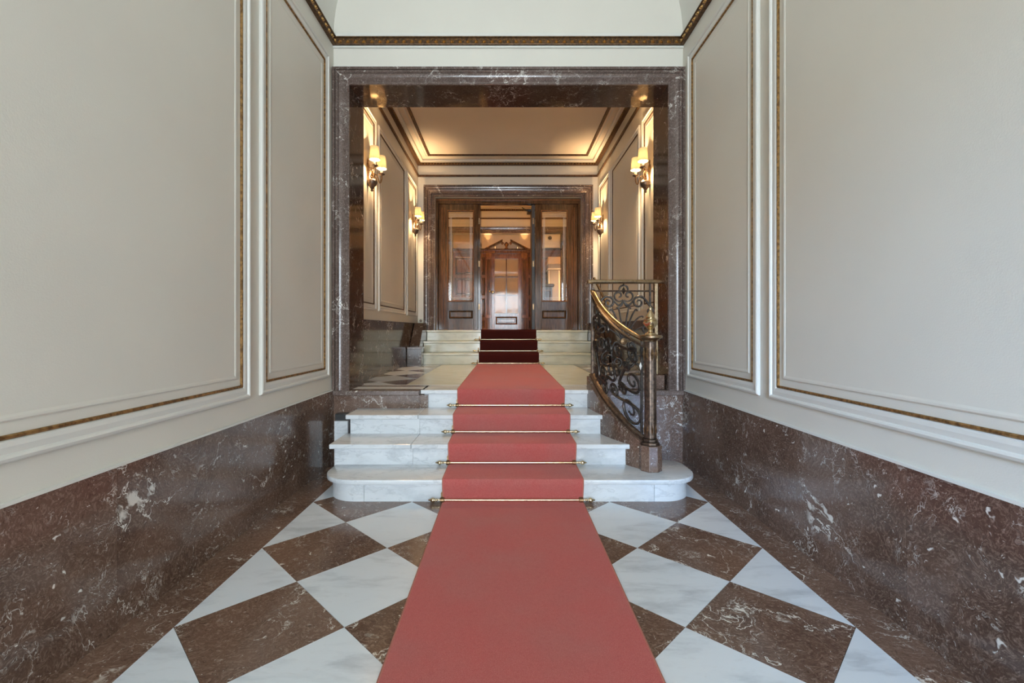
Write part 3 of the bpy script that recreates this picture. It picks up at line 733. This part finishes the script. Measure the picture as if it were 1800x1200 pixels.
for k in range(1, 5):
    yn = STY[k]-NO-.012
    path += [(STY[k]-.018, STZ[k-1]+.018), (STY[k]-.026, STZ[k-1]+.05), (yn, STZ[k]-.040), (yn, STZ[k]-.004), (yn+.006, STZ[k]+.008), (yn+.016, STZ[k]+ct)]
    if k < 4: path += [(STY[k+1]-.05, STZ[k]+ct), (STY[k+1]-.024, STZ[k]+ct)]
path += [(4.6+.45*k, ZL+ct) for k in range(6)] + [(YU-.03, ZL+ct)]
carpet('stair_carpet', -.428, .535, path, 'carpet', 'worn red carpet runner laid along the hall and up the lower stair')
path = []
for k in range(3):
    yn = UY[k]-.034-.012
    path += [(UY[k]-.018, UZ[k]+.018), (UY[k]-.026, UZ[k]+.05), (yn, UZ[k+1]-.04), (yn, UZ[k+1]-.004), (yn+.006, UZ[k+1]+.007), (yn+.016, UZ[k+1]+.010)]
    if k < 2: path += [(UY[k+1]-.04, UZ[k+1]+.010)]
path += [(YD+.3, ZT+.010), (YD+1.2, ZT+.010), (YE-.1, ZT+.010)]
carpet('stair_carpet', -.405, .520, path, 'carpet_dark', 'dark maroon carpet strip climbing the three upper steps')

# stair rods
rod0 = thing('stair_rod', (0, 0, 0), 'x', 'stair rod')
B().tube([(-.50, 0, 0), (.50, 0, 0)], .0085, 12).obj('rod', 'brass', rod0, smooth=True)
for s_ in (-1, 1):
    B().lathe([(.004, 0), (.011, .004), (.011, .012), (.006, .016), (.014, .024), (.0165, .034), (.012, .046), (.005, .054), (.006, .060), (.001, .066)],
              (0, 0, 0), 12, axis='x').obj('tmp', 'brass', rod0)
    o = [q for q in bpy.data.objects if q.parent == rod0][-1]; o.name = 'finial'
    for v in o.data.vertices: v.co.x = s_*(v.co.x+.50)
    o.data.flip_normals() if s_ < 0 else None
    for p_ in o.data.polygons: p_.use_smooth = True
    b = B().prism([(-.010, -.012), (.010, -.012), (.010, .044), (.005, .054), (-.005, .054), (-.010, .044)], .010, .016, lambda a, b_, c_: (a+s_*.470, c_, b_))
    b.lathe([(.006, -.017), (.017, -.013), (.017, .013), (.006, .017)], (s_*.470, 0, 0), 12, axis='x').obj('bracket', 'bronze_light', rod0, smooth=True)
spots = [(STY[1]-.034, .024), (STY[2]-.034, STZ[1]+.024), (STY[3]-.034, STZ[2]+.024), (STY[4]-.034, STZ[3]+.024),
         (UY[0]-.034, ZL+.024), (UY[1]-.034, UZ[1]+.022), (UY[2]-.034, UZ[2]+.022)]
names = ['brass stair rod at floor level below the first white step', 'brass stair rod at the foot of the second lower riser', 'brass stair rod at the foot of the third lower riser',
         'brass stair rod at the foot of the fourth lower riser', 'brass stair rod at the foot of the upper flight', 'brass stair rod across the middle upper step', 'highest brass stair rod below the glazed doors']
for i, ((y, z), lb) in enumerate(zip(spots, names)):
    r = rod0 if i == 0 else copy_tree(rod0)
    r.location = (.045, y, z); r.scale = (1.02, 1, 1); tag(r, lb, 'stair rod', 'brass stair rods')

# ------------------------------------------------------------------ balustrade
def bez(t_, P):
    u = 1-t_; return tuple(u**3*P[0][k]+3*u*u*t_*P[1][k]+3*u*t_*t_*P[2][k]+t_**3*P[3][k] for k in range(2))
PC = [(1.045, 3.53), (.945, 3.64), (.815, 3.93), (.805, 4.315)]
ARC = [(0, bez(0, PC))]; 
for k in range(1, 81):
    p = bez(k/80, PC); q = ARC[-1][1]; ARC.append((ARC[-1][0]+math.hypot(p[0]-q[0], p[1]-q[1]), p))
LEN = ARC[-1][0]
def plan(s_):
    s_ = max(0, min(LEN, s_))
    for k in range(1, 81):
        if ARC[k][0] >= s_:
            f = (s_-ARC[k-1][0])/(ARC[k][0]-ARC[k-1][0]+1e-9); a, b_ = ARC[k-1][1], ARC[k][1]
            return (a[0]+(b_[0]-a[0])*f, a[1]+(b_[1]-a[1])*f)
    return ARC[-1][1]
def zb(s_): return .385+.405*(s_/LEN)
def zt(s_): q = s_/LEN; return 1.125+.33*q+.10*q*q
bl = thing('curved_balustrade', (1.045, 3.53, STZ[1]), 'curved wrought iron stair balustrade with brass handrail and newel', 'balustrade')
# marble curb
N_ = 24; inner = []; outer = []
for k in range(N_+1):
    p = plan(LEN*k/N_); q = plan(LEN*k/N_+.01); p0 = plan(LEN*k/N_-.01)
    T = Vector((q[0]-p0[0], q[1]-p0[1], 0)).normalized(); nrm = Vector((T.y, -T.x, 0))
    inner.append((p[0]-nrm.x*.055, p[1]-nrm.y*.055)); outer.append((p[0]+nrm.x*.055, p[1]+nrm.y*.055))
vs_ = []; 
for k in range(N_+1):
    z = zb(LEN*k/N_)-.018
    vs_ += [(*inner[k], STZ[1]), (*outer[k], STZ[1]), (*outer[k], z), (*inner[k], z)]
fs = [(4*k+a, 4*k+(a+1) % 4, 4*k+4+(a+1) % 4, 4*k+4+a) for k in range(N_) for a in range(4)] + [(0, 3, 2, 1), (4*N_, 4*N_+1, 4*N_+2, 4*N_+3)]
B().add(vs_, fs).obj('marble_curb', 'dado', bl, smooth=True)
rail = [(*plan(LEN*k/30), zt(LEN*k/30)) for k in range(31)]
prof = [(.027*math.cos(a)*(1 if math.sin(a) > -.3 else .75), .018*math.sin(a)) for a in [2*PI*k/14 for k in range(14)]]
B().sweep(rail, prof).obj('handrail', 'brass_rail', bl, smooth=True)
B().sweep([(x, y, z-.052) for x, y, z in rail], [(-.016, -.006), (.016, -.006), (.016, .006), (-.016, .006)]).obj('under_rail', 'bronze', bl)
B().sweep([(*plan(LEN*k/30), zb(LEN*k/30)) for k in range(31)], [(-.024, -.018), (.024, -.018), (.024, .006), (.012, .016), (-.012, .016), (-.024, .006)]).obj('bottom_rail', 'bronze', bl, smooth=False)
def on(s_, h):  # s along rail, h metres above the bottom rail scaled to local height
    x, y = plan(s_); a, b_ = zb(s_), zt(s_)-.06
    return (x, y, a+(b_-a)*h/.70)
def scroll_s(c1, r1, a1, d1_, c2, r2, a2, d2_, turns=1.35):
    """spiral leaving c1 at angle a1 (direction d1_) bridging to c2 entered at angle a2"""
    A = [(c1[0]+r*math.cos(an), c1[1]+r*math.sin(an)) for k in range(22) for r, an in ((r1*(.22+.78*k/21), a1-d1_*2*PI*turns*(1-k/21)),)]
    Bp = [(c2[0]+r*math.cos(an), c2[1]+r*math.sin(an)) for k in range(22) for r, an in ((r2*(1-.78*k/21), a2+d2_*2*PI*turns*k/21),)]
    tA = Vector((-math.sin(a1)*d1_, math.cos(a1)*d1_)); tB = Vector((-math.sin(a2)*d2_, math.cos(a2)*d2_))
    p0, p3 = Vector(A[-1]), Vector(Bp[0]); L = (p3-p0).length*.45
    p1, p2 = p0+tA*L, p3-tB*L; mid = []
    for k in range(1, 12):
        t_ = k/12; u = 1-t_; q = u**3*p0+3*u*u*t_*p1+3*u*t_*t_*p2+t_**3*p3; mid.append((q.x, q.y))
    return A+mid+Bp
def scr(pts, mapf, parent, r=.0108, name='scroll'):
    n = len(pts); rr = [r*(.75+.35*math.sin(PI*k/(n-1))) for k in range(n)]
    return B().tube([mapf(*p) for p in pts], rr, 6).obj(name, 'iron', parent, smooth=True)
L_ = LEN
elems = [
 ((.16*L_+.0, .135), .105, PI*1.0, -1, (.40*L_, .16), .055, PI*.1, 1),
 ((.13*L_, .375), .080, PI*1.45, 1, (.36*L_, .345), .060, PI*1.2, -1),
 ((.12*L_, .585), .062, PI*.5, 1, (.33*L_, .53), .060, PI*.5, -1),
 ((.46*L_, .30), .075, PI*1.5, 1, (.64*L_, .20), .065, PI*1.5, -1),
 ((.50*L_, .50), .060, PI*.5, 1, (.68*L_, .43), .060, PI*1.3, -1),
 ((.56*L_, .63), .045, PI*.5, -1, (.78*L_, .58), .050, PI*.5, 1),
 ((.82*L_, .12), .065, PI*1.0, -1, (.86*L_, .34), .060, PI*1.8, -1),
 ((.90*L_, .50), .050, PI*.0, 1, (.88*L_, .64), .036, PI*.9, -1),
 ((.26*L_, .25), .045, PI*.2, -1, (.22*L_, .47), .040, PI*1.0, 1),
 ((.58*L_, .09), .05, PI*.5, 1, (.72*L_, .08), .035, PI*.5, -1),
]
for e in elems: scr(scroll_s(*e), on, bl)
for s_, h_ in ((.20, .47), (.42, .43), (.30, .25), (.62, .32), (.75, .50), (.55, .20)):
    p = on(s_*L_, h_); B().octa(p, (.022, 0, 0), (0, .022, 0), (0, 0, .030)).obj('leaf_knot', 'iron', bl)
# vertical bars near newel and at landing
B().box(1.022, 1.038, 3.535, 3.551, .39, 1.10).obj('bar', 'iron', bl)
B().box(.790, .818, 4.30, 4.328, ZL, 1.585).obj('landing_post', 'bronze', bl, bevel=.004)
# newel
nx, ny = 1.075, 3.475
oc = lambda r, n=8: [(nx+r*math.cos(2*PI*(k+.5)/n), ny+r*math.sin(2*PI*(k+.5)/n)) for k in range(n)]
nw = B().prism(oc(.084), STZ[1], .350).obj('newel_base', 'dado', bl, bevel=.004)
B().prism(oc(.066), .350, .372).obj('newel_foot', 'bronze', bl, bevel=.006)
B().prism(oc(.054), .372, .395).obj('newel_collar', 'bronze', bl, bevel=.006)
B().prism(oc(.045), .395, 1.115).obj('newel_post', 'bronze', bl, bevel=.008)
for k in (4, 5, 6, 7):
    a = 2*PI*k/8; x, y = nx+.045*math.cos(a), ny+.045*math.sin(a)
    B().octa((x, y, 1.02), (.013, 0, 0), (0, .013, 0), (0, 0, .055)).obj('newel_leaf', 'bronze_light', bl)
    B().octa((x, y, .46), (.008, 0, 0), (0, .008, 0), (0, 0, .04)).obj('newel_leaf', 'bronze_light', bl)
B().lathe([(.05, 1.112), (.058, 1.122), (.072, 1.130), (.086, 1.140), (.088, 1.152), (.080, 1.160), (.045, 1.164)], (nx, ny, 0), 20).obj('newel_cap', 'brass_rail', bl, smooth=True)
B().lathe([(.044, 1.163), (.040, 1.172), (.018, 1.182), (.014, 1.198), (.022, 1.208), (.040, 1.225), (.052, 1.245), (.054, 1.256), (.046, 1.264), (.050, 1.270), (.044, 1.278), (.030, 1.284), (.034, 1.292), (.026, 1.312), (.014, 1.332), (.010, 1.340), (.014, 1.350), (.012, 1.362), (.002, 1.372)], (nx, ny, 0), 20).obj('finial', 'brass', bl, smooth=True)
B().octa((nx-.075, ny-.01, .93), (.010, 0, 0), (0, .004, 0), (0, 0, .03)).obj('paper_tag', 'white_paint', bl)

# straight guard on the landing
gd = thing('landing_guard', (1.12, 4.36, ZL), 'straight wrought iron guard with flat brass top rail on landing edge', 'railing')
B().box(.79, OXR-.01, 4.30, 4.43, ZL, .782).obj('marble_curb', 'dado', gd, bevel=.006)
B().prism([(4.325, 1.626), (4.395, 1.626), (4.404, 1.643), (4.395, 1.661), (4.325, 1.661), (4.316, 1.643)], .765, OXR, lambda a, b_, c_: (c_, a, b_)).obj('top_rail', 'brass_rail', gd, bevel=.004)
B().tube([(.80, 4.36, 1.558), (1.40, 4.36, 1.558)], .008, 8).obj('thin_rail', 'bronze', gd)
B().box(.80, 1.40, 4.352, 4.368, .80, .818).obj('bottom_rail', 'bronze', gd)
B().box(1.387, 1.417, 4.345, 4.375, .782, 1.632).obj('post', 'brass_rail', gd, bevel=.004)
B().box(1.338, 1.352, 4.353, 4.367, .80, 1.632).obj('bar', 'iron', gd)
gm = lambda u, v: (u, 4.36, v)
cx = 1.10
for s_ in (-1, 1):
    X = lambda u: cx+s_*u
    def g_(P, r=.0098): scr([(X(a), b_) for a, b_ in P], gm, gd, r)
    g_(spiral((.044, 1.515), .010, .056, 1.25*PI+2.3*PI, 1.25*PI, 26), .0085)
    g_([(.040*math.cos(a), 1.572+.038*math.sin(a)) for a in [PI/2-PI*.62*k/10 for k in range(11)]], .0085)
    g_(scroll_s((.140, 1.452), .054, PI*.55, -1, (.245, 1.375), .034, PI*.30, -1, 1.2))
    g_([(p.x, p.y) for p in smoothpts([(0, 1.472, 0), (.022, 1.437, 0), (.05, 1.428, 0), (.072, 1.448, 0), (.088, 1.47, 0)], 5)], .0085)
    g_([(p.x, p.y) for p in smoothpts([(.0, 1.470, 0), (.020, 1.425, 0), (.052, 1.405, 0)], 5)], .0085)
    g_(scroll_s((.215, 1.20), .046, PI*.5, -1, (.262, 1.29), .030, PI*1.0, 1, 1.0))
    g_(scroll_s((.14, .93), .075, PI*.4, 1, (.215, 1.08), .052, PI*1.2, -1))
    g_(scroll_s((.06, .90), .045, PI*1.4, 1, (.07, 1.05), .035, PI*.7, 1))
    for (u1, v1, bend) in ((.050, 1.405, .012), (.112, 1.385, .030), (.165, 1.325, .048), (.205, 1.225, .055)):
        pts = smoothpts([(X(.004), 4.36, 1.10), (X(u1*.35), 4.36, 1.10+(v1-1.10)*.42+bend*.2), (X(u1*.72), 4.36, 1.10+(v1-1.10)*.80+bend*.25), (X(u1), 4.36, v1), (X(u1+.018), 4.36, v1-.012)], 5)
        B().tube(pts, .0080, 6).obj('palmette_blade', 'iron', gd, smooth=True)
B().octa((cx, 4.36, 1.560), (.020, 0, 0), (0, .014, 0), (0, 0, .038)).obj('bud', 'iron', gd)
B().octa((cx, 4.36, 1.615), (.010, 0, 0), (0, .010, 0), (0, 0, .018)).obj('bud', 'iron', gd)
B().lathe([(.0, -.02), (.03, -.012), (.034, 0), (.03, .012), (.0, .02)], (cx, 4.36, 1.09), 12, axis='y').obj('boss', 'bronze_light', gd, smooth=True)

# brass wall handrail beside the upper flight
wh = thing('wall_handrail', (1.52, 7.15, 1.60), 'brass wall handrail with ball end beside the upper flight at right', 'handrail')
B().tube([(1.53, 7.12, 1.60), (1.53, 8.05, 2.08)], .022, 12).obj('rail', 'brass_rail', wh, smooth=True)
B().lathe([(.0, -.04), (.025, -.034), (.04, -.012), (.04, .012), (.025, .034), (.0, .04)], (1.53, 7.10, 1.59), 14, axis='y').obj('ball_end', 'brass', wh, smooth=True)
for y in (7.3, 7.9): B().tube([(LXR, y, 1.60+(y-7.12)*.516-.03), (1.53, y, 1.60+(y-7.12)*.516)], .009, 8).obj('bracket', 'brass', wh, smooth=True)

# ------------------------------------------------------------------ wall sconces
sc0 = thing('wall_sconce', (0, 0, 0), 'x', 'wall lamp', 'two-armed wall sconces')
B().lathe([(.010, -.235), (.016, -.225), (.012, -.21), (.024, -.19), (.046, -.165), (.056, -.14), (.058, -.122), (.036, -.112), (.028, -.10)], (.052, 0, 0), 14).obj('urn', 'bronze', sc0, smooth=True)
B().lathe([(.004, .13), (.014, .12), (.020, .10), (.014, .085), (.030, .06), (.036, .02), (.030, -.03), (.020, -.07), (.030, -.10), (.026, -.13), (.010, -.15)], (.006, 0, 0), 14, .55, 1).obj('backplate', 'bronze_light', sc0, smooth=True)
B().tube(smoothpts([(.052, 0, -.10), (.05, 0, -.06), (.065, 0, -.02), (.045, 0, .02), (.02, 0, .0)], 6), .009, 8).obj('stem', 'bronze_light', sc0, smooth=True)
for s_ in (-1, 1):
    arm = B().tube(smoothpts([(.040, s_*.008, -.085), (.060, s_*.030, -.045), (.085, s_*.055, -.035), (.098, s_*.075, -.070), (.105, s_*.098, -.105), (.112, s_*.125, -.098), (.12, s_*.140, -.055), (.12, s_*.140, -.005)], 6), .0075, 8).obj('arm', 'bronze_light', sc0, smooth=True)
    B().tube(smoothpts([(.060, s_*.030, -.045), (.085, s_*.05, -.085), (.065, s_*.075, -.10), (.055, s_*.055, -.075)], 6), .005, 6).obj('curl', 'bronze_light', arm, smooth=True)
    c = (.12, s_*.140, 0)
    B().lathe([(.008, -.02), (.014, -.012), (.034, -.004), (.037, .002), (.030, .005), (.016, .004), (.016, .016), (.010, .018)], c, 16).obj('drip_cup', 'bronze', arm, smooth=True)
    B().lathe([(.0135, .004), (.0135, .085), (.006, .088)], c, 12).obj('candle', 'candle', arm, smooth=True)
    B().lathe([(.004, .086), (.013, .096), (.015, .108), (.009, .122), (.002, .132)], c, 10).obj('bulb', 'bulb', arm, smooth=True)
    n = 20; b = B(); pr = [(.055, .062), (.044, .198)]
    vs_ = [(c[0]+r*math.cos(2*PI*k/n), c[1]+r*math.sin(2*PI*k/n), h_) for r, h_ in pr for k in range(n)]
    b.add(vs_, [(k, (k+1) % n, n+(k+1) % n, n+k) for k in range(n)]); sh = b.obj('shade', 'shade', arm, smooth=True)
    for zz, rr in ((.062, .0553), (.198, .0443)):
        B().tube([(c[0]+rr*math.cos(2*PI*k/n), c[1]+rr*math.sin(2*PI*k/n), zz) for k in range(n+1)], .0022, 4, cap=False).obj('shade_trim', 'candle', sh)
WARM = (1.0, .64, .32)
WARM2 = (1.0, .50, .17)
def lamps(loc, rz, e):
    for s_ in (-1, 1):
        v = Matrix.Rotation(rz, 3, 'Z') @ Vector((.12, s_*.140, .112))
        point('sconce_lamp', Vector(loc)+v, e, WARM2 if loc[1] > 9 else WARM, .026)
SP = [((LXL, 5.12, 2.94), 0, 'near left sconce with two lit cream shades beside the opening', 46), ((LXR, 5.17, 2.94), PI, 'near right sconce with two lit cream shades beside the opening', 46),
      ((LXL, 7.60, 2.94), 0, 'far left sconce with two lit shades near the glazed doors', 46), ((LXR, 7.63, 2.94), PI, 'far right sconce with two lit shades near the glazed doors', 46),
      ((LXL, 9.7, 2.94), 0, 'vestibule sconce on the left wall behind the door glass', 300), ((LXR, 9.9, 2.94), PI, 'vestibule sconce on the right wall behind the door glass', 300)]
for i, (loc, rz, lb, e) in enumerate(SP):
    o = sc0 if i == 0 else copy_tree(sc0)
    o.location = loc; o.rotation_euler.z = rz; tag(o, lb, 'wall lamp', 'two-armed wall sconces'); lamps(loc, rz, e)
# small uplights hidden on the pediment shelf
for x in (-.42, -.24, .30, .47):
    u = thing('uplight', (x, A0-.02, 3.20), 'tiny brass uplight on the pediment shelf at %s' % {-.42: 'far left', -.24: 'inner left', .30: 'inner right', .47: 'far right'}[x], 'lamp')
    B().lathe([(.016, -.062), (.018, -.02), (.024, .0), (.020, .002), (.012, -.01)], (x, A0-.02, 3.20), 12).obj('cup', 'brass', u, smooth=True)
    l = bpy.data.lights.new('uplight_lamp', 'SPOT'); l.energy = 5; l.color = WARM; l.spot_size = .8; l.spot_blend = .5; l.shadow_soft_size = .01
    lo = bpy.data.objects.new('uplight_lamp', l); COL.objects.link(lo); lo.location = (x, A0-.02, 3.215); lo.rotation_euler = (PI-.12, 0, 0)
